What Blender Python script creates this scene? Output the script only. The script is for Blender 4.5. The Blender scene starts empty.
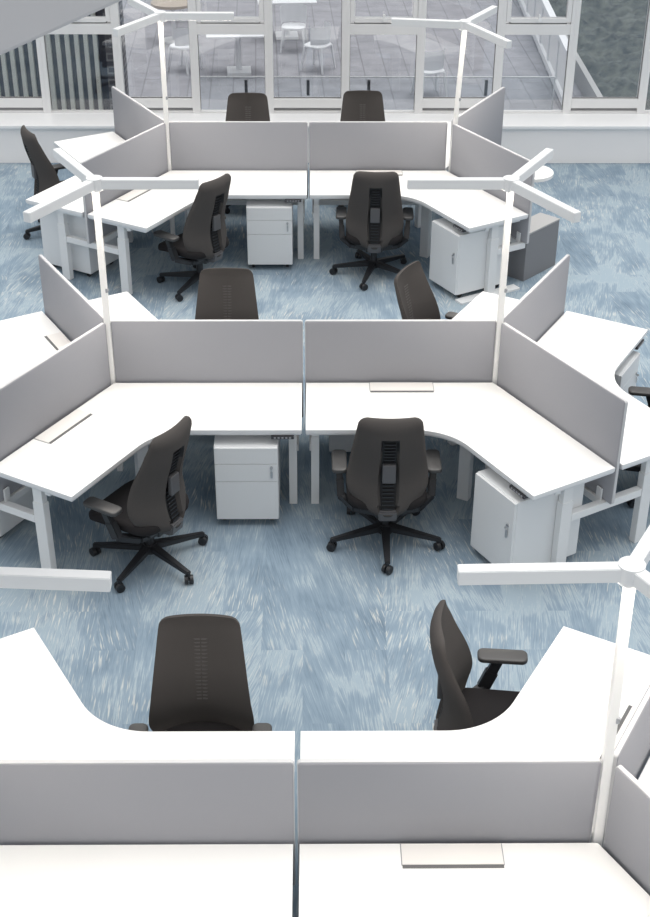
import bpy, bmesh, math, random
from mathutils import Vector, Matrix
random.seed(7)
SC = bpy.context.scene
COL = SC.collection
PI = math.pi
S60 = math.sqrt(3) / 2
R = math.radians

# ------------------------------------------------------------------ helpers
def box(bm, c, s, bev=0.0, rz=0.0, mi=0, seg=2, M=None):
    """a box of size s at centre c, its edges rounded by bev"""
    mat = Matrix.Translation(c) @ Matrix.Rotation(rz, 4, 'Z') @ Matrix.Diagonal((s[0], s[1], s[2], 1))
    if M is not None:
        mat = M @ mat
    r = bmesh.ops.create_cube(bm, size=1.0, matrix=mat)
    vs = r['verts']
    fs = list({f for v in vs for f in v.link_faces})
    for f in fs:
        f.material_index = mi
    if bev > 0:
        es = list({e for v in vs for e in v.link_edges})
        bmesh.ops.bevel(bm, geom=es, offset=bev, segments=seg, affect='EDGES', profile=0.6)

def cyl(bm, p0, p1, r0, r1=None, n=16, mi=0, cap=True):
    p0, p1 = Vector(p0), Vector(p1)
    r1 = r0 if r1 is None else r1
    d = p1 - p0
    q = d.to_track_quat('Z', 'Y').to_matrix().to_4x4()
    mat = Matrix.Translation((p0 + p1) / 2) @ q
    r = bmesh.ops.create_cone(bm, cap_ends=cap, segments=n, radius1=r0, radius2=r1, depth=d.length, matrix=mat)
    for f in {f for v in r['verts'] for f in v.link_faces}:
        f.material_index = mi

def bar(bm, p0, p1, w, t, mi=0, bev=0.0, w1=None, t1=None, up=(0, 0, 1)):
    """a rectangular bar from p0 to p1, width w, thickness t, may taper to w1, t1"""
    p0, p1 = Vector(p0), Vector(p1)
    d = (p1 - p0).normalized()
    upv = Vector(up)
    if abs(d.dot(upv)) > .98:
        upv = Vector((0, 1, 0))
    sx = d.cross(upv).normalized()
    sy = sx.cross(d).normalized()
    w1 = w if w1 is None else w1
    t1 = t if t1 is None else t1
    vs = []
    for p, a, b in ((p0, w, t), (p1, w1, t1)):
        for i, j in ((-1, -1), (1, -1), (1, 1), (-1, 1)):
            vs.append(bm.verts.new(p + sx * (i * a / 2) + sy * (j * b / 2)))
    fs = [bm.faces.new(vs[3::-1]), bm.faces.new(vs[4:8])]
    for k in range(4):
        fs.append(bm.faces.new((vs[k], vs[(k + 1) % 4], vs[4 + (k + 1) % 4], vs[4 + k])))
    for f in fs:
        f.material_index = mi
    if bev > 0:
        es = list({e for v in vs for e in v.link_edges})
        bmesh.ops.bevel(bm, geom=es, offset=bev, segments=2, affect='EDGES')

def loft(bm, loops, mi=0, cap=True):
    rows = [[bm.verts.new(p) for p in lp] for lp in loops]
    n = len(rows[0])
    for a, b in zip(rows[:-1], rows[1:]):
        for k in range(n):
            f = bm.faces.new((a[k], a[(k + 1) % n], b[(k + 1) % n], b[k]))
            f.material_index = mi
    if cap:
        f = bm.faces.new(rows[0][::-1]); f.material_index = mi
        f = bm.faces.new(rows[-1]); f.material_index = mi

def rrect(w, d, r, n=5, cx=0, cy=0):
    pts = []
    for sx, sy, a0 in ((1, 1, 0), (-1, 1, 90), (-1, -1, 180), (1, -1, 270)):
        for k in range(n + 1):
            a = R(a0 + 90 * k / n)
            pts.append((cx + sx * (w / 2 - r) + r * math.cos(a), cy + sy * (d / 2 - r) + r * math.sin(a)))
    return pts

def slab(bm, w, d, r, z0, z1, e=0.01, cx=0, cy=0, mi=0, zf=None):
    """a cushion or pad: rounded rectangle with rounded edges; zf(x,y) lifts its points"""
    zf = zf or (lambda x, y: 0)
    loops = []
    steps = [(0, e, 0), (45, 0, 0), (90, 0, 0)]
    for a in (0, 30, 60, 90):
        ins = e * (1 - math.sin(R(a))); z = z0 + e * (1 - math.cos(R(a)))
        loops.append((ins, z))
    for a in (0, 30, 60, 90):
        ins = e * (1 - math.cos(R(a))); z = z1 - e * (1 - math.sin(R(a)))
        loops.append((ins, z))
    L = []
    for ins, z in loops:
        L.append([(x, y, z + zf(x, y)) for x, y in rrect(w - 2 * ins, d - 2 * ins, max(r - ins, .002), cx=cx, cy=cy)])
    loft(bm, L, mi)

def mesh(name, bm, mats, parent=None, smooth=None, loc=None):
    me = bpy.data.meshes.new(name)
    bmesh.ops.recalc_face_normals(bm, faces=bm.faces[:])
    if smooth:
        for f in bm.faces:
            f.smooth = True
        for e in bm.edges:
            if len(e.link_faces) == 2 and e.calc_face_angle(0) > R(smooth):
                e.smooth = False
    bm.to_mesh(me); bm.free()
    for m in (mats if isinstance(mats, (list, tuple)) else [mats]):
        me.materials.append(m)
    o = bpy.data.objects.new(name, me)
    COL.objects.link(o)
    if parent is not None:
        o.parent = parent
    if loc is not None:
        o.location = loc
    return o

def tag(o, label=None, cat=None, group=None, kind=None):
    if label: o['label'] = label
    if cat: o['category'] = cat
    if group: o['group'] = group
    if kind: o['kind'] = kind
    return o

def thing(name, label, cat, loc=(0, 0, 0), rz=0.0, group=None, kind=None):
    o = bpy.data.objects.new(name, None)
    COL.objects.link(o)
    o.empty_display_size = .1
    o.location = loc
    o.rotation_euler = (0, 0, rz)
    return tag(o, label, cat, group, kind)

def copy_tree(o, parent=None):
    c = o.copy()
    COL.objects.link(c)
    if parent is not None:
        c.parent = parent
    for ch in list(o.children):
        copy_tree(ch, c)
    return c

def B():
    return bmesh.new()

# ------------------------------------------------------------------ materials
def principled(name, col, rough=.5, metal=0.0, spec=.5):
    m = bpy.data.materials.new(name)
    m.use_nodes = True
    b = m.node_tree.nodes['Principled BSDF']
    b.inputs['Base Color'].default_value = (*col, 1)
    b.inputs['Roughness'].default_value = rough
    b.inputs['Metallic'].default_value = metal
    b.inputs['Specular IOR Level'].default_value = spec
    return m

def N(m, typ, **kw):
    n = m.node_tree.nodes.new(typ)
    for k, v in kw.items():
        setattr(n, k, v)
    return n

def L(m, a, b):
    m.node_tree.links.new(a, b)

def fabric(name, col, amp=.15, scale=260, rough=.95, bump=.15):
    m = principled(name, col, rough, spec=.2)
    b = m.node_tree.nodes['Principled BSDF']
    tc = N(m, 'ShaderNodeTexCoord')
    nz = N(m, 'ShaderNodeTexNoise'); nz.inputs['Scale'].default_value = scale; nz.inputs['Detail'].default_value = 3
    L(m, tc.outputs['Object'], nz.inputs['Vector'])
    mx = N(m, 'ShaderNodeMix', data_type='RGBA')
    mx.inputs['A'].default_value = (*[c * (1 - amp) for c in col], 1)
    mx.inputs['B'].default_value = (*[min(1, c * (1 + amp)) for c in col], 1)
    L(m, nz.outputs['Fac'], mx.inputs['Factor'])
    L(m, mx.outputs['Result'], b.inputs['Base Color'])
    bp = N(m, 'ShaderNodeBump'); bp.inputs['Strength'].default_value = bump; bp.inputs['Distance'].default_value = .002
    L(m, nz.outputs['Fac'], bp.inputs['Height'])
    L(m, bp.outputs['Normal'], b.inputs['Normal'])
    return m

M_TOP = principled('white_laminate', (.87, .865, .85), .42)
M_EDGE = principled('white_edge_band', (.74, .75, .76), .5)
M_WHITE = principled('white_powder_coat', (.76, .77, .775), .45)
M_POLE = principled('gloss_white_pole', (.90, .89, .87), .3)
M_PED = principled('white_steel', (.74, .755, .765), .42)
M_WIN = principled('white_window_frame', (.80, .80, .80), .4)
M_WALL = principled('white_paint', (.92, .905, .90), .6)
M_SILL = principled('white_sill', (.86, .865, .87), .3)
M_TRIM = principled('pale_screen_trim', (.56, .56, .57), .5)
M_GAP = principled('dark_seam', (.13, .13, .13), .7)
M_SLOT = principled('grey_seam', (.33, .33, .34), .7)
M_FLAP = principled('ivory_flap', (.80, .775, .745), .35)
M_CTRL = principled('black_keypad', (.035, .035, .04), .35)
M_KEYS = principled('grey_buttons', (.35, .36, .38), .4)
M_LOCK = principled('steel', (.55, .55, .56), .3, 1.0)
M_SCREEN = fabric('grey_screen_fabric', (.332, .334, .356), .13, 330)
M_DGREY = principled('dark_grey_cabinet', (.20, .20, .21), .5)
M_LGREY = principled('light_grey_top', (.38, .38, .38), .5)
M_CHAIR = fabric('charcoal_upholstery', (.074, .068, .065), .2, 420)
M_SEAT = fabric('black_seat_fabric', (.020, .0185, .0195), .2, 420)
M_PLAST = principled('black_plastic', (.016, .017, .020), .42)
M_PAD = principled('soft_black_pad', (.055, .054, .054), .38)
M_PLATE = principled('grey_lumbar_plastic', (.09, .09, .095), .4)
M_STRIPE = principled('grey_mesh_rib', (.105, .10, .096), .7)
M_MESHB = principled('black_mesh', (.008, .008, .009), .6)
M_WOOD = principled('pale_wood', (.42, .36, .30), .6)
M_BISTRO = principled('white_outdoor_metal', (.75, .76, .78), .45)
M_CREAM = principled('cream_batten', (.88, .88, .80), .7)
M_DARK = principled('dark_cladding', (.075, .08, .11), .7)
M_SOFFIT = principled('pale_grey_panel', (.50, .50, .515), .6)
M_PINK = principled('black_post', (.12, .12, .13), .5)

M_LED = bpy.data.materials.new('led_diffuser')
M_LED.use_nodes = True
_b = M_LED.node_tree.nodes['Principled BSDF']
_b.inputs['Base Color'].default_value = (.9, .88, .84, 1)
_b.inputs['Emission Color'].default_value = (1, .90, .78, 1)
_b.inputs['Emission Strength'].default_value = 38.0

def glass_mat(name, tint, refl):
    m = bpy.data.materials.new(name)
    m.use_nodes = True
    nt = m.node_tree
    nt.nodes.clear()
    out = N(m, 'ShaderNodeOutputMaterial')
    tr = N(m, 'ShaderNodeBsdfTransparent'); tr.inputs['Color'].default_value = (*tint, 1)
    gl = N(m, 'ShaderNodeBsdfGlossy'); gl.inputs['Roughness'].default_value = .02
    gl.inputs['Color'].default_value = (.9, .92, .95, 1)
    mx = N(m, 'ShaderNodeMixShader')
    lw = N(m, 'ShaderNodeLayerWeight'); lw.inputs['Blend'].default_value = refl
    L(m, lw.outputs['Fresnel'], mx.inputs['Fac'])
    L(m, tr.outputs[0], mx.inputs[1]); L(m, gl.outputs[0], mx.inputs[2])
    L(m, mx.outputs[0], out.inputs['Surface'])
    return m
M_GLASS = glass_mat('window_glass', (.93, .94, .95), .42)
M_GLASS2 = glass_mat('balustrade_glass', (.93, .945, .95), .25)

def carpet():
    m = principled('blue_carpet', (.3, .4, .5), .95, spec=.1)
    b = m.node_tree.nodes['Principled BSDF']
    tc = N(m, 'ShaderNodeTexCoord')
    # plank grid .25 x 1.0 m with a random value each
    br = N(m, 'ShaderNodeTexBrick'); br.offset = .37; br.offset_frequency = 2
    br.inputs['Scale'].default_value = 1
    br.inputs['Mortar Size'].default_value = 0
    br.inputs['Brick Width'].default_value = 1.0; br.inputs['Row Height'].default_value = .25
    br.inputs['Color1'].default_value = (0, 0, 0, 1); br.inputs['Color2'].default_value = (1, 1, 1, 1)
    rot = N(m, 'ShaderNodeVectorRotate'); rot.rotation_type = 'Z_AXIS'; rot.inputs['Angle'].default_value = PI / 2
    L(m, tc.outputs['Object'], rot.inputs['Vector']); L(m, rot.outputs[0], br.inputs['Vector'])
    # the brush marks of each plank have their own slant
    ba2 = N(m, 'ShaderNodeMath', operation='MULTIPLY_ADD'); ba2.inputs[1].default_value = .6; ba2.inputs[2].default_value = -.28
    L(m, br.outputs['Color'], ba2.inputs[0])
    r2 = N(m, 'ShaderNodeVectorRotate'); r2.rotation_type = 'Z_AXIS'
    L(m, tc.outputs['Object'], r2.inputs['Vector']); L(m, ba2.outputs[0], r2.inputs['Angle'])
    def streak(sx, sy, det, off):
        mp = N(m, 'ShaderNodeMapping'); mp.inputs['Scale'].default_value = (sx, sy, 1); mp.inputs['Location'].default_value = (off, off, 0)
        L(m, r2.outputs[0], mp.inputs['Vector'])
        n = N(m, 'ShaderNodeTexNoise'); n.inputs['Scale'].default_value = 1; n.inputs['Detail'].default_value = det; n.inputs['Roughness'].default_value = .6
        L(m, mp.outputs[0], n.inputs['Vector'])
        return n
    fine = streak(125, 5, 3, 3)
    mid = streak(14, 2.6, 2, 9)
    pat = N(m, 'ShaderNodeTexNoise'); pat.inputs['Scale'].default_value = 1.7; pat.inputs['Detail'].default_value = 3; pat.inputs['Distortion'].default_value = .3
    L(m, tc.outputs['Object'], pat.inputs['Vector'])
    def add(a, b_, f):
        n = N(m, 'ShaderNodeMath', operation='MULTIPLY_ADD'); n.inputs[1].default_value = f
        L(m, a, n.inputs[0])
        if b_ is None: n.inputs[2].default_value = 0
        else: L(m, b_, n.inputs[2])
        return n.outputs[0]
    v = add(br.outputs['Color'], None, .12)
    v = add(pat.outputs['Fac'], v, .80)
    v = add(mid.outputs['Fac'], v, .36)
    v = add(fine.outputs['Fac'], v, .52)
    rp = N(m, 'ShaderNodeValToRGB')
    L(m, v, rp.inputs['Fac'])
    cr = rp.color_ramp
    cr.elements[0].position = .62; cr.elements[0].color = (.138, .190, .243, 1)
    cr.elements[1].position = 1.25; cr.elements[1].color = (.37, .43, .465, 1)
    for p, c in ((.78, (.188, .252, .314)), (.92, (.240, .310, .372)), (1.06, (.295, .366, .42))):
        e = cr.elements.new(p); e.color = (*c, 1)
    # cream brush marks in some patches
    f2 = streak(85, 5.5, 2, 21)
    p2 = N(m, 'ShaderNodeTexNoise'); p2.inputs['Scale'].default_value = 1.5; p2.inputs['Detail'].default_value = 2
    mp3 = N(m, 'ShaderNodeMapping'); mp3.inputs['Location'].default_value = (5, 2, 0)
    L(m, tc.outputs['Object'], mp3.inputs['Vector']); L(m, mp3.outputs[0], p2.inputs['Vector'])
    s1 = N(m, 'ShaderNodeMapRange'); s1.inputs['From Min'].default_value = .56; s1.inputs['From Max'].default_value = .70
    L(m, f2.outputs['Fac'], s1.inputs['Value'])
    s2 = N(m, 'ShaderNodeMapRange'); s2.inputs['From Min'].default_value = .42; s2.inputs['From Max'].default_value = .62
    L(m, p2.outputs['Fac'], s2.inputs['Value'])
    ml = N(m, 'ShaderNodeMath', operation='MULTIPLY')
    L(m, s1.outputs[0], ml.inputs[0]); L(m, s2.outputs[0], ml.inputs[1])
    ml2 = N(m, 'ShaderNodeMath', operation='MULTIPLY'); ml2.inputs[1].default_value = .85
    L(m, ml.outputs[0], ml2.inputs[0])
    mx = N(m, 'ShaderNodeMix', data_type='RGBA')
    mx.inputs['B'].default_value = (.60, .60, .56, 1)
    L(m, ml2.outputs[0], mx.inputs['Factor']); L(m, rp.outputs['Color'], mx.inputs['A'])
    L(m, mx.outputs['Result'], b.inputs['Base Color'])
    bp = N(m, 'ShaderNodeBump'); bp.inputs['Strength'].default_value = .2; bp.inputs['Distance'].default_value = .003
    L(m, fine.outputs['Fac'], bp.inputs['Height']); L(m, bp.outputs['Normal'], b.inputs['Normal'])
    return m
M_CARPET = carpet()

def brickish(name, c1, c2, mortar, w, h, ms, rough=.85, noise=.12):
    m = principled(name, c1, rough)
    b = m.node_tree.nodes['Principled BSDF']
    tc = N(m, 'ShaderNodeTexCoord')
    br = N(m, 'ShaderNodeTexBrick')
    br.inputs['Scale'].default_value = 1; br.inputs['Brick Width'].default_value = w; br.inputs['Row Height'].default_value = h
    br.inputs['Mortar Size'].default_value = ms
    br.inputs['Color1'].default_value = (*c1, 1); br.inputs['Color2'].default_value = (*c2, 1); br.inputs['Mortar'].default_value = (*mortar, 1)
    nz = N(m, 'ShaderNodeTexNoise'); nz.inputs['Scale'].default_value = 3; nz.inputs['Detail'].default_value = 5
    L(m, tc.outputs['Object'], nz.inputs['Vector'])
    mx = N(m, 'ShaderNodeMix', data_type='RGBA', blend_type='SOFT_LIGHT'); mx.inputs['Factor'].default_value = noise * 4
    L(m, br.outputs['Color'], mx.inputs['A']); L(m, nz.outputs['Fac'], mx.inputs['B'])
    L(m, mx.outputs['Result'], b.inputs['Base Color'])
    return m, br, tc
M_PAVE, _br, _tc = brickish('grey_pavers', (.28, .28, .305), (.315, .315, .34), (.21, .21, .23), .8, .4, .012)
_rot = N(M_PAVE, 'ShaderNodeVectorRotate'); _rot.rotation_type = 'Z_AXIS'; _rot.inputs['Angle'].default_value = R(88)
L(M_PAVE, _tc.outputs['Object'], _rot.inputs['Vector']); L(M_PAVE, _rot.outputs[0], _br.inputs['Vector'])
M_BRICK, _br, _tc = brickish('grey_brick', (.10, .10, .12), (.16, .155, .17), (.27, .27, .28), .22, .075, .012)
_rot = N(M_BRICK, 'ShaderNodeVectorRotate'); _rot.rotation_type = 'X_AXIS'; _rot.inputs['Angle'].default_value = R(90)
L(M_BRICK, _tc.outputs['Object'], _rot.inputs['Vector']); L(M_BRICK, _rot.outputs[0], _br.inputs['Vector'])

M_BED = principled('dark_planting', (.10, .12, .11), .95)
_b = M_BED.node_tree.nodes['Principled BSDF']
_tc = N(M_BED, 'ShaderNodeTexCoord')
_n = N(M_BED, 'ShaderNodeTexNoise'); _n.inputs['Scale'].default_value = 5; _n.inputs['Detail'].default_value = 7
L(M_BED, _tc.outputs['Object'], _n.inputs['Vector'])
_r = N(M_BED, 'ShaderNodeValToRGB')
_r.color_ramp.elements[0].position = .32; _r.color_ramp.elements[0].color = (.036, .044, .048, 1)
_r.color_ramp.elements[1].position = .72; _r.color_ramp.elements[1].color = (.12, .132, .12, 1)
L(M_BED, _n.outputs['Fac'], _r.inputs['Fac']); L(M_BED, _r.outputs['Color'], _b.inputs['Base Color'])

# ------------------------------------------------------------------ setting
WALL_Y = 6.32
GL_Y = 6.80
bm = B(); box(bm, (0, -1.2, -.05), (17, 16.3, .1)); o = mesh('floor', bm, M_CARPET); tag(o, 'blue and grey brush-patterned carpet floor', 'floor', kind='structure')
bm = B(); box(bm, (0, WALL_Y + .12, .205), (17, .12, .41))
o = mesh('wall_back', bm, M_WALL); tag(o, 'low white wall under the long window sill', 'wall', kind='structure')
bm = B(); box(bm, (0, (WALL_Y + 6.87) / 2, .425), (17, 6.87 - WALL_Y, .035), .006)
o = mesh('trim_1', bm, M_SILL); tag(o, 'long glossy white window sill ledge', 'window sill', kind='structure')
bm = B(); box(bm, (0, GL_Y + .06, 3.25), (17, .14, .9))
o = mesh('trim_2', bm, M_WALL); tag(o, 'white lintel above the row of windows', 'lintel', kind='structure')

XM = [-4.58, -3.75, -2.909, -2.079, -1.238, -.418, .425, 1.247, 2.114, 2.914, 3.749, 4.57]
ZB, ZT = .443, 2.8
MW = .088
for i in range(len(XM) - 1):
    x0, x1 = XM[i], XM[i + 1]
    xm = (x0 + x1) / 2
    fixed = (i % 2 == 0)          # low fixed pane with an opening light above; else one tall pane with a bottom rail
    w = thing('window_%d' % (i + 1), 'white framed window with a transom and an opening top light' if fixed else 'tall white framed window with a raised bottom rail',
              'window', (xm, GL_Y, ZB), kind='structure')
    ww = x1 - x0
    H = ZT - ZB
    bm = B()
    box(bm, (-ww / 2 + MW / 4 + .0004, 0, H / 2), (MW / 2, .10, H))
    box(bm, (ww / 2 - MW / 4 - .0004, 0, H / 2), (MW / 2, .10, H))
    bmx = MW / 2
    if fixed:
        box(bm, (0, 0, .008), (ww - bmx * 2, .07, .016), .002)
        box(bm, (0, 0, .93), (ww - bmx * 2, .09, .115), .004)
        mesh('window_frame', bm, M_WIN, w)
        bm = B(); box(bm, (0, .0, .46), (ww - MW / 2, .012, .86)); mesh('glass_pane', bm, M_GLASS, w)
        bm = B()
        for sx in (-1, 1):
            box(bm, (sx * (ww / 2 - .072), -.01, 1.66), (.05, .07, 1.30), .004)
        box(bm, (0, -.01, 1.025), (ww - .19, .07, .05), .004)
        sash = mesh('opening_sash', bm, M_WIN, w)
        bm = B(); box(bm, (0, 0, 1.68), (ww - .16, .012, 1.27)); mesh('sash_glass', bm, M_GLASS, sash)
        bm = B(); box(bm, (0, -.055, 1.035), (.06, .02, .03), .004); box(bm, (.0, -.075, 1.06), (.02, .03, .075), .006)
        mesh('window_handle', bm, M_SILL, sash)
        bm = B(); box(bm, (0, -.001, .997), (ww - .18, .074, .007)); mesh('sash_seal', bm, M_GAP, sash)
        bm = B()
        for sx in (-1, 1):
            box(bm, (sx * (ww / 2 - MW / 2 - .003), -.012, .445), (.005, .012, .83))
        mesh('glazing_seal', bm, M_GAP, w)
    else:
        box(bm, (0, -.01, .115), (ww - bmx * 2, .09, .10), .004)
        box(bm, (0, 0, .012), (ww - bmx * 2, .07, .03), .003)
        mesh('window_frame', bm, M_WIN, w)
        bm = B(); box(bm, (0, 0, .165 + (H - .17) / 2), (ww - MW / 2, .012, H - .17)); mesh('glass_pane', bm, M_GLASS, w)
        bm = B(); box(bm, (0, .01, .045), (ww - MW / 2, .04, .045)); mesh('shadow_gap_strip', bm, M_SLOT, w)  # shadow gap below the raised rail, its shade painted as a grey strip
        bm = B()
        box(bm, (ww / 2 - MW / 2 - .003, -.012, .165 + (H - .17) / 2), (.005, .012, H - .17))
        box(bm, (0, -.012, .170), (ww - MW / 2, .012, .006))
        mesh('glazing_seal', bm, M_GAP, w)

# outside: terrace one floor below, with its furniture
TZ = -2.0
bm = B(); box(bm, (0, 24, TZ - .1), (60, 34, .2)); o = mesh('terrace_paving', bm, M_PAVE)
tag(o, 'grey paved terrace outside the windows', 'terrace', kind='structure')

bm = B()
x = -4.6
while x < -2.34:
    box(bm, (x, 7.60, -.35), (.048, .06, 4.6)); x += .108
ft = thing('slatted_fence', 'cream vertical slatted fence outside the far left windows', 'fence', (0, 0, 0))
o = mesh('slats', bm, M_CREAM, ft)
bm = B(); box(bm, (-3.48, 7.66, -.35), (2.3, .03, 4.6)); mesh('backing_board', bm, M_DARK, ft)
bm = B(); box(bm, (-2.215, 7.62, -.2), (.20, .24, 4.9)); o = mesh('brick_pillar', bm, M_BRICK)
tag(o, 'narrow grey brick pillar outside, right of the slatted fence', 'pillar')

bal = thing('glass_balustrade', 'low clear glass balustrade just outside the middle windows', 'balustrade', (0, 7.3, 0))
bm = B(); box(bm, (.80, 0, .15), (4.08, .012, 1.08)); mesh('glass_sheet', bm, M_GLASS2, bal)
bm = B(); box(bm, (.80, 0, .695), (4.10, .016, .012)); mesh('top_rail', bm, M_SILL, bal)
bm = B(); box(bm, (2.845, 0, .15), (.014, .018, 1.09)); mesh('end_strip', bm, M_SILL, bal)
for px in (-.705, .009, .709, 2.063):
    bm = B(); box(bm, (px, .02, .565), (.035, .03, .18), .004); mesh('clamp', bm, M_PINK, bal)

def bistro_table(x, y, label):
    t = thing('bistro_table', label, 'table', (x, y, TZ), R(4), 'tables on the terrace')
    bm = B(); box(bm, (0, 0, .735), (1.15, .75, .03), .006); mesh('tabletop', bm, M_BISTRO, t)
    bm = B(); cyl(bm, (0, 0, .04), (0, 0, .72), .055); mesh('column', bm, M_BISTRO, t, 40)
    bm = B(); box(bm, (0, 0, .03), (.44, .44, .06), .01); mesh('foot', bm, M_BISTRO, t)
    return t
bistro_table(-1.29, 16.75, 'nearer white terrace table, seen through the window left of the centre bay chairs')
bistro_table(-.45, 19.2, 'farther white terrace table, behind the nearer table and chair')

def make_bistro(label):
    t = thing('bistro_chair', label, 'chair', (0, 0, TZ), 0, 'white chairs on the terrace')
    bm = B(); slab(bm, .46, .44, .14, .43, .47, .012); mesh('seat', bm, M_BISTRO, t, 40)
    bm = B()
    pts = []
    for k in range(13):
        a = R(180 + 180 * k / 12)
        pts.append((.25 * math.cos(a), .02 + .24 * math.sin(a)))
    loops = []
    for r_, z in ((0, .56), (0, .80)):
        pass
    rows = []
    for z, f in ((.50, .96), (.66, 1.0), (.82, 1.04)):
        rows.append([bm.verts.new((px * f, py * f, z)) for px, py in pts])
    for a, b in zip(rows[:-1], rows[1:]):
        for k in range(12):
            bm.faces.new((a[k], a[k + 1], b[k + 1], b[k]))
    bmesh.ops.solidify(bm, geom=bm.faces[:], thickness=.025)
    mesh('backrest', bm, M_BISTRO, t, 40)
    for sx in (-1, 1):
        for sy in (-1, 1):
            bm = B(); bar(bm, (sx * .19, sy * .17, .44), (sx * .235, sy * .23, 0), .04, .04, w1=.028, t1=.028)
            mesh('leg', bm, M_BISTRO, t)
    return t
ch = make_bistro('front white terrace chair with rounded back, standing right of the nearer table')
ch.location = (.16, 16.95, TZ); ch.rotation_euler = (0, 0, R(60))
for (x, y, a, lab) in ((-.30, 18.25, 175, 'white terrace chair tucked between the two tables, behind the front one'),
                       (2.10, 15.35, 20, 'white terrace chair beyond the glass balustrade, left of the right lamp pole'),
                       (-2.30, 16.9, 60, 'white terrace chair seen beside the left lamp pole')):
    c = copy_tree(ch); c.location = (x, y, TZ); c.rotation_euler = (0, 0, R(a)); c['label'] = lab
for (x, y, lab) in ((-2.66, 18.9, 'nearer round wooden terrace table behind the left lamp pole'),
                    (-2.62, 20.6, 'farther round wooden terrace table, at the top edge by the left lamp pole')):
    t = thing('round_table', lab, 'table', (x, y, TZ), 0, 'round wooden terrace tables')
    bm = B(); cyl(bm, (0, 0, .70), (0, 0, .75), .42, n=40); mesh('tabletop', bm, M_WOOD, t, 40)
    bm = B(); cyl(bm, (0, 0, .03), (0, 0, .70), .04); cyl(bm, (0, 0, 0), (0, 0, .03), .24, n=24); mesh('pedestal_base', bm, M_BISTRO, t, 40)

st = thing('terrace_railing', 'white paneled railing running diagonally away on the right terrace', 'railing', (0, 0, TZ))
p0, p1 = Vector((4.36, 14.6, 0)), Vector((4.60, 24.0, 0))
bm = B(); bar(bm, p0 + Vector((0, 0, .95)), p1 + Vector((0, 0, .95)), .12, .08); mesh('handrail', bm, M_BISTRO, st)
bm = B(); bar(bm, p0 + Vector((0, 0, .12)), p1 + Vector((0, 0, .12)), .10, .12); mesh('bottom_rail', bm, M_BISTRO, st)
for k in range(9):
    p = p0.lerp(p1, k / 8)
    bm = B(); bar(bm, p, p + Vector((0, 0, .93)), .07, .07); mesh('post', bm, M_BISTRO, st)
bm = B(); bar(bm, p0 + Vector((.0, 0, .53)), p1 + Vector((.0, 0, .53)), .02, .62); mesh('railing_panel', bm, M_WIN, st)

bm = B()
nx, ny = 60, 90
grid = []
for j in range(ny + 1):
    row = []
    for i in range(nx + 1):
        X = 4.95 + 6.5 * i / nx; Yy = 13.2 + 11 * j / ny
        z = .12 * math.sin(3.1 * X + 1.3 * Yy) * math.cos(2.3 * Yy - X) + .07 * math.sin(9 * X) * math.sin(8 * Yy) + random.uniform(0, .10)
        row.append(bm.verts.new((X, Yy, TZ + .18 + z)))
    grid.append(row)
for j in range(ny):
    for i in range(nx):
        bm.faces.new((grid[j][i], grid[j][i + 1], grid[j + 1][i + 1], grid[j + 1][i]))
o = mesh('ground_cover', bm, M_BED, smooth=60)
tag(o, 'dark green ground cover planting outside the far right windows', 'plants', kind='stuff')
bm = B(); bar(bm, (4.84, 13.2, TZ + .12), (4.88, 24.2, TZ + .12), .10, .5); o = mesh('bed_kerb', bm, M_LGREY)
tag(o, 'grey kerb edging the dark planting outside on the right', 'kerb')

# ------------------------------------------------------------------ workstations
LH = 1.3232           # hub to centre gap
ROWS = {1: (.021, 4.174), 2: (0, 0), 3: (-.0134, -4.131)}
E0 = .030             # clearance of desktop from screen line
WD = .668
ZD = .73
LEN_C, LEN_F = 1.3098, 1.2886
UR, UL = Vector((S60, -.5, 0)), Vector((-S60, -.5, 0))
NR, NL = Vector((-.5, -S60, 0)), Vector((.5, -S60, 0))

def desk_outline(lr, ll, e=E0, w=WD, rad=.40, shrink=0.0):
    lr -= shrink; ll -= shrink; e += shrink; w -= shrink
    pts = [Vector((0, -e / S60, 0)), UL * ll + NL * e, UL * ll + NL * w]
    I = Vector((0, -w / S60, 0))
    tl = rad * math.tan(R(30))
    a, b = I + UL * tl, I + UR * tl
    cen = I + Vector((0, -1, 0)) * (rad / math.cos(R(30)))
    a0 = math.atan2(a.y - cen.y, a.x - cen.x); b0 = math.atan2(b.y - cen.y, b.x - cen.x)
    for k in range(15):
        t = a0 + (b0 - a0) * k / 14
        pts.append(cen + Vector((math.cos(t), math.sin(t), 0)) * rad)
    pts += [UR * lr + NR * w, UR * lr + NR * e]
    return pts

def frame_dir(u):
    return math.atan2(u.y, u.x)

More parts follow.
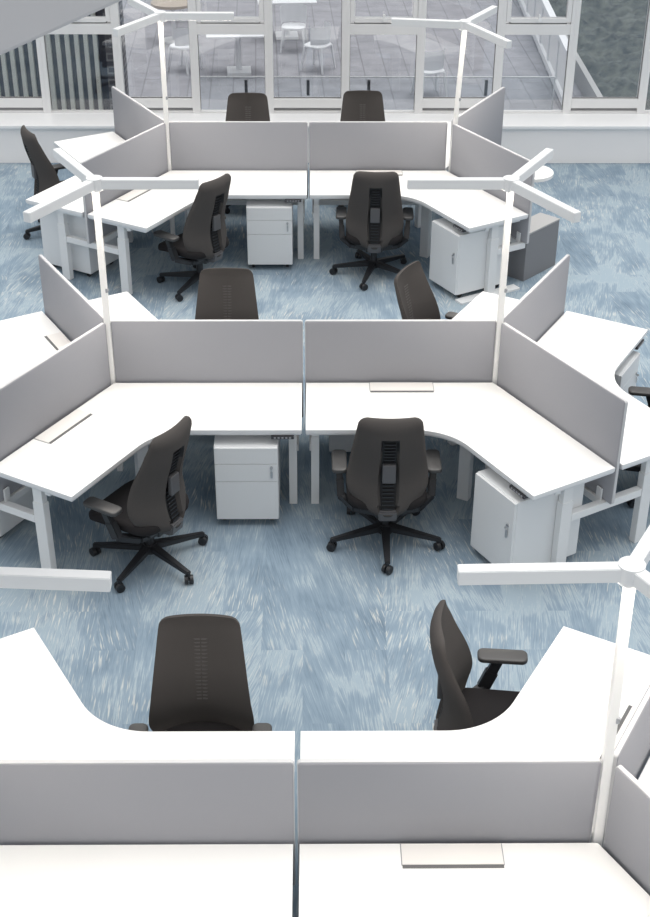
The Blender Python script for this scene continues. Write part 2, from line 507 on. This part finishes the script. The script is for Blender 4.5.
def make_desk(hubx, huby, theta, lr, ll, label, flap_lab=None, foot=False):
    d = thing('corner_desk', label, 'desk', (hubx, huby, 0), R(theta), 'white corner desks')
    o_, i_ = desk_outline(lr, ll), desk_outline(lr, ll, shrink=.0015)
    lo = desk_outline(lr, ll, shrink=.007)
    bm = B()
    loops = [[(p.x, p.y, z) for p in q] for q, z in ((lo, ZD - .042), (o_, ZD - .026), (o_, ZD - .002), (i_, ZD))]
    loft(bm, loops)
    for f in bm.faces:
        if abs(f.calc_center_median().z - ZD) > 5e-4: f.material_index = 1
    mesh('desktop', bm, [M_TOP, M_EDGE], d)
    def P(u, n, a, p, z): return u * a + n * p + Vector((0, 0, z))
    # legs: telescopic columns near both ends and under the inner corner
    for u, n, ln, pe in ((UR, NR, lr, None), (UL, NL, ll, None)):
        is_c = abs(ln - LEN_C) < 1e-4
        a, p = (ln - .062, .40) if is_c else (ln - .084, .335)
        an = frame_dir(u)
        bm = B()
        c = P(u, n, a, p, 0)
        box(bm, (c.x, c.y, .27), (.055, .085, .54), .004, an)
        box(bm, (c.x, c.y, .60), (.046, .072, .20), .003, an)
        mesh('leg', bm, M_WHITE, d)
        bm = B(); bar(bm, P(u, n, a, .07, ZD - .060), P(u, n, a, .61, ZD - .060), .05, .036); mesh('support_arm', bm, M_WHITE, d)
        if foot and not is_c:
            bm = B(); bar(bm, P(u, n, a + .02, .04, .008), P(u, n, a + .02, .69, .008), .10, .016); mesh('foot_plate', bm, M_WHITE, d)
        bm = B(); bar(bm, P(u, n, .24, .44, ZD - .0645), P(u, n, ln - .04, .44, ZD - .0645), .04, .045); mesh('under_rail', bm, M_WHITE, d)
    bm = B(); box(bm, (0, -.425, .27), (.085, .06, .54), .004); box(bm, (0, -.425, .60), (.072, .05, .20), .003); mesh('leg', bm, M_WHITE, d)
    # height keypad under the front edge of the user's right wing
    an = frame_dir(UR)
    k = P(UR, NR, 1.135 if abs(lr - LEN_F) < 1e-4 else 1.185, WD - .012, ZD - .056)
    bm = B(); box(bm, k, (.15, .035, .024), .004, an); kp = mesh('height_keypad', bm, M_CTRL, d)
    bm = B()
    for q in range(5):
        c = k + UR * (-.05 + .025 * q) + NR * .0185
        box(bm, c, (.013, .003, .010), 0, an)
    mesh('button', bm, M_KEYS, kp)
    # cable flap on the user's left wing
    an = frame_dir(UL)
    c = P(UL, NL, .655, E0 + .064, ZD + .003)
    bm = B(); box(bm, c, (.432, .114, .006), .0015, an); fl = mesh('cable_flap', bm, M_FLAP, d)
    bm = B(); c2 = P(UL, NL, .655, E0 + .1300, ZD + .0012); box(bm, c2, (.432, .018, .003), 0, an)
    mesh('flap_slot', bm, M_GAP, fl)
    bm = B(); c3 = P(UL, NL, .655, E0 + .064, ZD + .0006); box(bm, c3, (.441, .120, .002), 0, an)
    mesh('flap_seam', bm, M_SLOT, fl)
    return d

def make_pedestal(label, door=False):
    """origin: floor under the middle of the front face; front looks to -Y"""
    t = thing('drawer_pedestal', label, 'drawer unit', (0, 0, 0), 0, 'white mobile drawer units')
    bm = B(); box(bm, (0, .265, .335), (.42, .53, .57), .006); mesh('cabinet_body', bm, M_PED, t)
    if door:
        bm = B(); box(bm, (0, -.008, .335), (.414, .018, .56), .003); dr = mesh('door', bm, M_PED, t)
        bm = B(); cyl(bm, (.155, -.017, .430), (.155, -.024, .430), .012); mesh('lock', bm, M_LOCK, dr, 40)
        bm = B(); box(bm, (.155, -.032, .420), (.004, .018, .016)); box(bm, (.156, -.028, .372), (.016, .005, .06), .002); mesh('key', bm, M_LOCK, dr)
    for z0, z1 in () if door else ((.055, .3535), (.3565, .4895), (.4925, .615)):
        bm = B(); box(bm, (0, -.008, (z0 + z1) / 2), (.414, .018, z1 - z0), .003); dr = mesh('drawer', bm, M_PED, t)
        if z0 > .3 and z0 < .4:
            bm = B(); cyl(bm, (.165, -.017, .465), (.165, -.024, .465), .011); lk = mesh('lock', bm, M_LOCK, dr, 40)
            bm = B(); box(bm, (.165, -.032, .455), (.004, .018, .016)); box(bm, (.166, -.028, .415), (.014, .005, .05), .002); mesh('key', bm, M_LOCK, dr)
    for sx in (-1, 1):
        for y in (.06, .47):
            bm = B(); cyl(bm, (sx * .16 - .012, y, .026), (sx * .16 + .012, y, .026), .026); box(bm, (sx * .16, y, .047), (.03, .04, .01)); mesh('caster', bm, M_PLAST, t, 40)
    return t
PED0 = {}
def place_pedestal(hubx, huby, theta, lab, a0=.725, perp=.69, door=False):
    if door in PED0:
        t = copy_tree(PED0[door])
    else:
        t = PED0[door] = make_pedestal(lab, door)
    t['label'] = lab
    rot = Matrix.Rotation(R(theta), 3, 'Z')
    p = rot @ (UR * (a0 + .21) + NR * perp)
    u = rot @ UR
    t.location = (hubx + p.x, huby + p.y, 0)
    t.rotation_euler = (0, 0, math.atan2(u.y, u.x))
    return t

def make_screen(hubx, huby, ang, a0, a1, label):
    """fabric screen standing along direction ang from the hub"""
    t = thing('desk_screen', label, 'screen', (hubx, huby, 0), R(ang), 'grey fabric desk screens')
    z0, z1, th = .44, 1.189, .030
    bm = B()
    w, h = a1 - a0, z1 - z0
    pts = rrect(w, h, .014, 4)
    loops = []
    for y, ins in ((-th / 2, .003), (-th / 2 + .004, 0), (th / 2 - .004, 0), (th / 2, .003)):
        loops.append([((a0 + a1) / 2 + px * (1 - 2 * ins / w), y, (z0 + z1) / 2 + pz * (1 - 2 * ins / h)) for px, pz in pts])
    loft(bm, loops)
    mesh('fabric_panel', bm, M_SCREEN, t, 50)
    bm = B()
    p2 = rrect(w + .007, h + .007, .017, 4); p1 = rrect(w - .001, h - .001, .014, 4)
    cx, cz = (a0 + a1) / 2, (z0 + z1) / 2
    for y0, y1 in ((-th / 2 + .005, th / 2 - .005),):
        Lp = [[(cx + q[0], y0, cz + q[1]) for q in p1], [(cx + q[0], y0, cz + q[1]) for q in p2], [(cx + q[0], y1, cz + q[1]) for q in p2], [(cx + q[0], y1, cz + q[1]) for q in p1]]
        loft(bm, Lp, cap=False)
    mesh('edge_trim', bm, M_TRIM, t)
    return t

def make_beam(hubx, huby, ang, a1, label, half=.335, half2=None):
    """steel understructure below a screen: long beam, cross beam between two end legs, stub that grips the screen"""
    half2 = half if half2 is None else half2
    t = thing('desk_beam', label, 'desk frame', (hubx, huby, 0), R(ang), 'white under-desk beams')
    bm = B(); box(bm, ((.10 + a1) / 2, 0, .405), (a1 - .10, .05, .05), .003); mesh('long_beam', bm, M_WHITE, t)
    bm = B(); box(bm, (a1, (half2 - half) / 2, .405), (.05, half + half2 - .09, .055), .003); mesh('cross_beam', bm, M_WHITE, t)
    for y in (-.028, .028):
        bm = B(); box(bm, (a1 - .03, y, .475), (.05, .012, .09), .003); mesh('screen_bracket', bm, M_WHITE, t)
    return t

ARM = .66
LZ = 2.191
def make_lamp(hubx, huby, label, top=LZ, lean=(0, 0), dz=0, droop=0, arm=ARM):
    t = thing('lamp_post', label, 'lamp', (hubx, huby, 0), 0, 'white three-armed lamp posts')
    bm = B(); box(bm, (0, 0, (top - .075) / 2), (.042, .042, top - .075), .006); pole = mesh('pole', bm, M_POLE, t)
    bm = B(); box(bm, (.018, -.012, 1.42), (.016, .026, .030), .004); cyl(bm, (.026, -.012, 1.42), (.031, -.012, 1.42), .007); mesh('sensor', bm, M_KEYS, pole)
    bm = B(); cyl(bm, (0, 0, top - .075), (0, 0, top + .004), .052, n=32); mesh('hub_cap', bm, M_WHITE, t, 40)
    for ang in dz:
        bm = B()
        u = Vector((math.cos(R(ang)), math.sin(R(ang)), 0))
        bar(bm, u * .03 + Vector((0, 0, top - .034)), u * arm + Vector((0, 0, top - .034 - droop)), .055, .064, bev=.003)
        a = mesh('lamp_arm', bm, M_WHITE, t)
        bm = B(); bar(bm, u * .06 + Vector((0, 0, top - .0652)), u * (arm - .015) + Vector((0, 0, top - .0652 - droop)), .040, .004)
        mesh('diffuser', bm, M_LED, a)
    t.rotation_euler = (lean[1], lean[0], 0)
    return t

ROWN = {1: 'back row', 2: 'middle row', 3: 'front row'}
for row, (ox, oy) in ROWS.items():
    for s in (-1, 1):
        hx, hy = ox + s * LH, oy
        side = 'left' if s < 0 else 'right'
        rn = ROWN[row]
        # --- screens
        make_screen(hx, hy, 180 if s > 0 else 0, .048 if (row, s) == (3, 1) else .026, LH - .010,
                    'straight grey screen %s of the centre gap, %s' % (side, rn))
        if not (row == 3 and s < 0):
            make_screen(hx, hy, -60 if s > 0 else -120, .062 if (row, s) == (1, 1) else .034, 1.2774, 'grey screen slanting from the %s lamp post toward the camera, %s' % (side, rn))
            make_screen(hx, hy, 60 if s > 0 else 120, .062 if (row, s) == (1, 1) else .034, 1.2774, 'grey screen slanting from the %s lamp post toward the windows, %s' % (side, rn))
        # --- desks: front, back, outer
        lrf, llf = (LEN_F, LEN_C) if s > 0 else (LEN_C, LEN_F)
        make_desk(hx, hy, -30 if s > 0 else 30, lrf, llf, 'white corner desk on the camera side of the %s screens, %s' % (side, rn), foot=(row == 1 and s > 0))
        lrb, llb = (LEN_C, LEN_F) if s > 0 else (LEN_F, LEN_C)
        make_desk(hx, hy, 210 if s > 0 else 150, lrb, llb, 'white corner desk behind the %s screens, facing the camera, %s' % (side, rn))
        if not (row == 1 and s > 0) and not (row == 3 and s < 0):
            make_desk(hx, hy, 90 if s > 0 else -90, LEN_F, LEN_F, 'white corner desk on the outer %s side of the lamp post, %s' % (side, rn))
        # --- understructure
        if not (row == 3 and s < 0):
            only = .0 if (row == 1 and s > 0) else None
            if s > 0: make_beam(hx, hy, -60, 1.205, 'white beam under the right screen slanting toward the camera, %s' % rn, half=.335, half2=(.06 if only == 0 else None))
            else: make_beam(hx, hy, -120, 1.205, 'white beam under the left screen slanting toward the camera, %s' % rn)
        make_beam(hx, hy, 180 if s > 0 else 0, LH - .062, 'white beam under the straight screen %s of the centre gap, %s' % (side, rn), half=.40)
        # --- pedestals
        a0 = {1: .755, 2: .735, 3: .725}[row] + (.02 if s > 0 and row > 1 else 0)
        place_pedestal(hx, hy, -30 if s > 0 else 30, ('white cabinet unit with keyed door under the camera-side %s desk, %s' if s > 0 else 'white drawer unit under the camera-side %s desk, %s') % (side, rn), a0, .675 if row == 1 else .69, s > 0)
        if row != 1:
            place_pedestal(hx, hy, 210 if s > 0 else 150, 'white drawer unit under the %s desk that faces the camera, %s' % (side, rn))
        if row == 1 and s < 0 or row == 2:
            place_pedestal(hx, hy, 90 if s > 0 else -90, 'white drawer unit under the outer %s desk, %s' % (side, rn), .70, .665)
        # --- lamp
        lean = {(1, 1): (.040, .02), (3, 1): (-.018, -.006)}.get((row, s), (0, 0))
        top = {(1, 1): 2.13, (3, -1): 2.19}.get((row, s), LZ)
        make_lamp(hx, hy, 'white three-armed lamp post at the %s hub of the %s' % (side, rn), top, lean,
                  (180, 60, -60) if s > 0 else (0, 120, -120), .03 if (row, s) == (3, -1) else 0, .63 if (row, s) == (3, -1) else ARM)

# ------------------------------------------------------------------ office chairs (front looks to +Y)
def interp(tab, z):
    if z <= tab[0][0]: return tab[0][1]
    for (a, va), (b, vb) in zip(tab[:-1], tab[1:]):
        if z <= b:
            t = (z - a) / (b - a); t = t * t * (3 - 2 * t) if False else t
            return va + (vb - va) * t
    return tab[-1][1]
def smooth_tab(tab, z):
    # Catmull-Rom through the table
    n = len(tab)
    if z <= tab[0][0]: return tab[0][1]
    if z >= tab[-1][0]: return tab[-1][1]
    for i in range(n - 1):
        if tab[i][0] <= z <= tab[i + 1][0]:
            p0, p1, p2, p3 = tab[max(i - 1, 0)][1], tab[i][1], tab[i + 1][1], tab[min(i + 2, n - 1)][1]
            t = (z - tab[i][0]) / (tab[i + 1][0] - tab[i][0])
            return .5 * (2 * p1 + (-p0 + p2) * t + (2 * p0 - 5 * p1 + 4 * p2 - p3) * t * t + (-p0 + 3 * p1 - 3 * p2 + p3) * t ** 3)
ZB0, ZB1 = .345, 1.075
HALF = [(.345, .150), (.40, .212), (.48, .256), (.55, .262), (.65, .249), (.80, .230), (.95, .211), (1.075, .196)]
PROF = [(.345, -.215), (.45, -.195), (.58, -.176), (.72, -.195), (.87, -.235), (1.0, -.252), (1.075, -.245)]
CURV = [(.345, .10), (.6, .115), (.8, .095), (.95, .06), (1.075, .018)]
def halfw(z):
    w = smooth_tab(HALF, z)
    r = .050
    if z > ZB1 - r:
        d = z - (ZB1 - r)
        w -= r - math.sqrt(max(r * r - d * d, 0))
    return w
def back_y(u, z):
    return smooth_tab(PROF, z) + smooth_tab(CURV, z) * abs(u) ** 1.8

def make_chair(label):
    t = thing('office_chair', label, 'chair', (0, 0, 0), 0, 'black swivel office chairs')
    # --- seat
    bm = B()
    slab(bm, .52, .54, .13, .355, .430, .03, 0, .065, zf=lambda x, y: -.03 * max(0, (y - .12) / .16) ** 2 + .012 * (x / .25) ** 2)
    mesh('seat', bm, M_SEAT, t, 50)
    bm = B(); box(bm, (0, .03, .338), (.34, .36, .04), .01); box(bm, (0, -.02, .300), (.16, .26, .06), .015); mesh('seat_mechanism', bm, M_PLAST, t)
    # --- backrest with the recessed slot in its rear
    nu, nv = 36, 44
    bm = B()
    zs = []
    for j in range(nv + 1):
        v = j / nv
        v = .5 - .5 * math.cos(PI * v) if False else v
        zs.append(ZB0 + (ZB1 - ZB0) * (v if v < .9 else .9 + .1 * math.sin((v - .9) / .1 * PI / 2)))
    us = [math.sin((i / nu - .5) * PI) * .35 + (i / nu - .5) * 2 * .65 for i in range(nu + 1)]
    F, K = [], []
    for j, z in enumerate(zs):
        w = halfw(z)
        fr, rr = [], []
        ev = min(1, (ZB1 - z) / .05, (z - ZB0) / .05 + .25)
        for u in us:
            x = u * w
            y = back_y(u, z)
            edge = (1 - abs(u) ** 5)
            th = .012 + .034 * math.sqrt(max(edge, 0)) * max(ev, 0) ** .5
            sl = .045 + .012 * (ZB1 - z) / .6
            th2 = th
            if abs(x) < sl and z < .93 and z > .375:
                th2 = th - .030
            fr.append(bm.verts.new((x, y, z)))
            rr.append(bm.verts.new((x, y - th2, z)))
        F.append(fr); K.append(rr)
    for j in range(nv):
        for i in range(nu):
            bm.faces.new((F[j][i], F[j][i + 1], F[j + 1][i + 1], F[j + 1][i]))
            f = bm.faces.new((K[j][i + 1], K[j][i], K[j + 1][i], K[j + 1][i + 1]))
            zc = (zs[j] + zs[j + 1]) / 2
            xc = abs((us[i] + us[i + 1]) / 2 * halfw(zc))
            if xc < .052 and .37 < zc < .94:
                f.material_index = 1
    for j in range(nv):
        bm.faces.new((F[j][0], F[j + 1][0], K[j + 1][0], K[j][0]))
        bm.faces.new((F[j + 1][nu], F[j][nu], K[j][nu], K[j + 1][nu]))
    for i in range(nu):
        bm.faces.new((F[0][i + 1], F[0][i], K[0][i], K[0][i + 1]))
        bm.faces.new((F[nv][i], F[nv][i + 1], K[nv][i + 1], K[nv][i]))
    back = mesh('backrest', bm, [M_CHAIR, M_MESHB], t, 55)
    # ribs of the ventilated strip on the front of the backrest
    bm = B()
    for k in range(17):
        z = .60 + .0205 * k
        y = back_y(0, z) + .0006
        for xs in (-1, 1):
            box(bm, (xs * .020, y, z), (.034, .003, .0085))
    mesh('vent_strip', bm, M_STRIPE, back)
    bm = B()
    y = back_y(0, .70)
    slab(bm, .084, .03, .006, .60, .735, .005, 0, y - .038)
    mesh('lumbar_plate', bm, M_PLATE, back, 40)
    bm = B()
    for k in range(20):
        z = .40 + .0262 * k
        box(bm, (0, back_y(0, z) - .021, z), (.070, .010, .008))
    mesh('slot_rib', bm, M_PLAST, back)
    bm = B()
    bar(bm, (0, -.03, .295), (0, -.215, .315), .11, .04, bev=.008)
    bar(bm, (0, -.215, .305), (0, -.232, .385), .120, .035, bev=.008)
    mesh('back_bracket', bm, M_PLATE, t)
    # --- arm rests
    for sx in (-1, 1):
        bm = B()
        bar(bm, (sx * .310, .080, .545), (sx * .302, .045, .450), .040, .055, bev=.006, up=(0, 1, 0))
        bar(bm, (sx * .302, .048, .460), (sx * .294, .005, .345), .048, .068, bev=.006, up=(0, 1, 0))
        bar(bm, (sx * .298, .012, .352), (sx * .20, -.10, .318), .05, .045, bev=.006)
        bar(bm, (sx * .21, -.095, .320), (sx * .05, -.12, .300), .05, .04, bev=.006)
        a = mesh('armrest', bm, M_PLAST, t)
        bm = B()
        slab(bm, .098, .262, .032, .540, .570, .010, sx * .306, .095)
        mesh('arm_pad', bm, M_PAD, a, 50)
    bm = B(); cyl(bm, (0, 0, .12), (0, 0, .22), .030, .028, 20); cyl(bm, (0, 0, .22), (0, 0, .30), .018, n=20); mesh('gas_lift', bm, M_PLAST, t, 40)
    # --- five-star base with twin casters
    bm = B()
    cyl(bm, (0, 0, .075), (0, 0, .135), .055, .042, 20)
    for k in range(5):
        a = R(-90 + 72 * k); u = Vector((math.cos(a), math.sin(a), 0))
        bar(bm, u * .03 + Vector((0, 0, .108)), u * .380 + Vector((0, 0, .078)), .058, .050, bev=.006, w1=.034, t1=.028)
    sb = mesh('star_base', bm, M_PLAST, t)
    for k in range(5):
        a = R(-90 + 72 * k); u = Vector((math.cos(a), math.sin(a), 0)); n = Vector((-u.y, u.x, 0))
        bm = B()
        c = u * .372 + Vector((0, 0, .031)) + n * (.0)
        ax = (n * .8 + u * .6).normalized()
        for q in (-1, 1):
            cyl(bm, c + ax * (q * .006), c + ax * (q * .028), .031, .029, 18)
        cyl(bm, c - ax * .028, c + ax * .028, .010)
        cyl(bm, c + Vector((0, 0, .02)) , c + Vector((0, 0, .055)), .012)
        mesh('caster', bm, M_PLAST, sb, 40)
    return t

CHAIRS = [
    # x, y, heading (deg, 0 = towards the windows), base turn, label
    (.537, -.867, 0, 0, 'black office chair seen from behind at the middle row, right of the centre gap'),
    (-.995, -1.085, 58, -12, 'black office chair turned left at the middle row left desk, camera side'),
    (.625, 3.405, -2, -14, 'black office chair seen from behind at the back row, right of the centre gap'),
    (-.965, 3.15, 51, -6, 'black office chair turned left at the back row left desk, camera side'),
    (-.585, .87, 180, 10, 'charcoal office chair facing the camera over the middle row left screen'),
    (.975, 1.0, -120, 20, 'charcoal office chair turned sideways over the middle row right screen'),
    (-.498, -3.265, 180, 0, 'charcoal office chair facing the camera at the front row left desk'),
    (.93, -3.08, -95, 10, 'charcoal office chair in profile facing right at the front row right desk'),
    (-.60, 5.20, 180, 0, 'black office chair facing the camera over the back row left screen, by the windows'),
    (.575, 5.28, 180, 0, 'black office chair facing the camera over the back row right screen, by the windows'),
    (-2.41, 4.40, -62, 0, 'black office chair in profile at the far left, facing the back row outer desk'),
    (2.47, -.17, 80, 30, 'black office chair cut off by the right picture edge, middle row outer desk'),
]
c0 = None
for x, y, hd, bt, lab in CHAIRS:
    c = make_chair(lab) if c0 is None else copy_tree(c0)
    c0 = c0 or c
    c['label'] = lab
    c.location = (x, y, 0); c.rotation_euler = (0, 0, R(hd))
    for chd in c.children:
        if chd.name.startswith('star_base'):
            chd.rotation_euler = (0, 0, R(bt))
        if chd.name.startswith('armrest') and ('profile facing right' in lab or 'sideways' in lab):
            chd.location = (0, 0, .055)

# ------------------------------------------------------------------ odd pieces
# grey low cabinet beyond the right end of the back row
A_, B_ = Vector((2.0, 3.223, 0)), Vector((2.35, 3.597, 0))
u = (B_ - A_).normalized(); n = Vector((-u.y, u.x, 0))
cab = thing('low_cabinet', 'low dark grey cabinet with lighter top beside the right end of the back row', 'cabinet', (A_ + B_) / 2, math.atan2(u.y, u.x))
ln = (B_ - A_).length
bm = B(); box(bm, (0, .11, .225), (ln, .22, .45), .004); mesh('cabinet_body', bm, M_DGREY, cab)
bm = B(); box(bm, (0, .11, .458), (ln + .004, .224, .016), .003); mesh('cabinet_top', bm, M_LGREY, cab)

rt = thing('side_table', 'small round white table half hidden behind the back row right screen', 'table', (2.13, 4.12, 0), 0)
bm = B(); cyl(bm, (0, 0, .70), (0, 0, .73), .215, n=48); mesh('tabletop', bm, M_TOP, rt, 40)
bm = B(); cyl(bm, (0, 0, .02), (0, 0, .70), .03); mesh('column', bm, M_WHITE, rt, 40)
bm = B(); cyl(bm, (0, 0, 0), (0, 0, .02), .17, n=32); mesh('foot', bm, M_WHITE, rt, 40)

# pale panel of the gallery edge that cuts the upper left corner, close to the camera
p0, p1 = Vector((-.809, -4.458, 4.2)), Vector((-.524, -3.781, 4.2))
u = (p1 - p0).normalized(); n = Vector((-u.y, u.x, 0))
mid = (p0 + p1) / 2
bm = B(); box(bm, mid + n * .9 - u * .2 + Vector((0, 0, .22)), (3.6, 1.8, .44), .012, math.atan2(u.y, u.x))
o = mesh('trim_3', bm, M_SOFFIT); tag(o, 'large pale grey soffit edge close by, across the upper left corner', 'soffit', kind='structure')

# ------------------------------------------------------------------ light
w = bpy.data.worlds.new('World'); SC.world = w; w.use_nodes = True
bg = w.node_tree.nodes['Background']
tc = w.node_tree.nodes.new('ShaderNodeTexCoord'); sp = w.node_tree.nodes.new('ShaderNodeSeparateXYZ')
rp = w.node_tree.nodes.new('ShaderNodeValToRGB')
w.node_tree.links.new(tc.outputs['Generated'], sp.inputs[0]); w.node_tree.links.new(sp.outputs['Z'], rp.inputs['Fac'])
rp.color_ramp.elements[0].position = 0; rp.color_ramp.elements[0].color = (.42, .43, .445, 1)
rp.color_ramp.elements[1].position = .85; rp.color_ramp.elements[1].color = (1.0, 1.0, 1.0, 1)
w.node_tree.links.new(rp.outputs['Color'], bg.inputs['Color'])
bg.inputs['Strength'].default_value = .95
sd = bpy.data.lights.new('skylight_sun', 'SUN'); sd.energy = 1.7; sd.angle = R(50); sd.color = (1, .985, .96)
so = bpy.data.objects.new('skylight_sun', sd); COL.objects.link(so)
so.rotation_euler = (R(-8), R(6), 0)

# ------------------------------------------------------------------ camera
cd = bpy.data.cameras.new('camera')
cd.sensor_fit = 'HORIZONTAL'; cd.sensor_width = 36
cd.lens = 1363.125 / 650 * 36
cam = bpy.data.objects.new('camera', cd); COL.objects.link(cam)
pitch, yaw, roll = .5584, .0102, -.0040
f = Vector((math.sin(yaw) * math.cos(pitch), math.cos(yaw) * math.cos(pitch), -math.sin(pitch)))
rx = Vector((math.cos(yaw), -math.sin(yaw), 0))
upv = rx.cross(f)
cr, sr = math.cos(roll), math.sin(roll)
X = rx * cr + upv * sr * 1.0
U = upv * cr - rx * sr
X = rx * cr - upv * sr
U = rx * sr + upv * cr
ROLLSGN = 1
# image x = x*cr - up*sr, image up = x*sr + up*cr
X = rx * cr - upv * sr
U = rx * sr + upv * cr
mat = Matrix((X, U, -f)).transposed().to_4x4()
mat.translation = (.062, -8.2781, 5.2663)
cam.matrix_world = mat
cd.clip_end = 200
SC.camera = cam

vs = SC.view_settings
vs.view_transform = 'Standard'; vs.look = 'None'; vs.gamma = 1; vs.use_curve_mapping = False
vs.exposure = 0.24
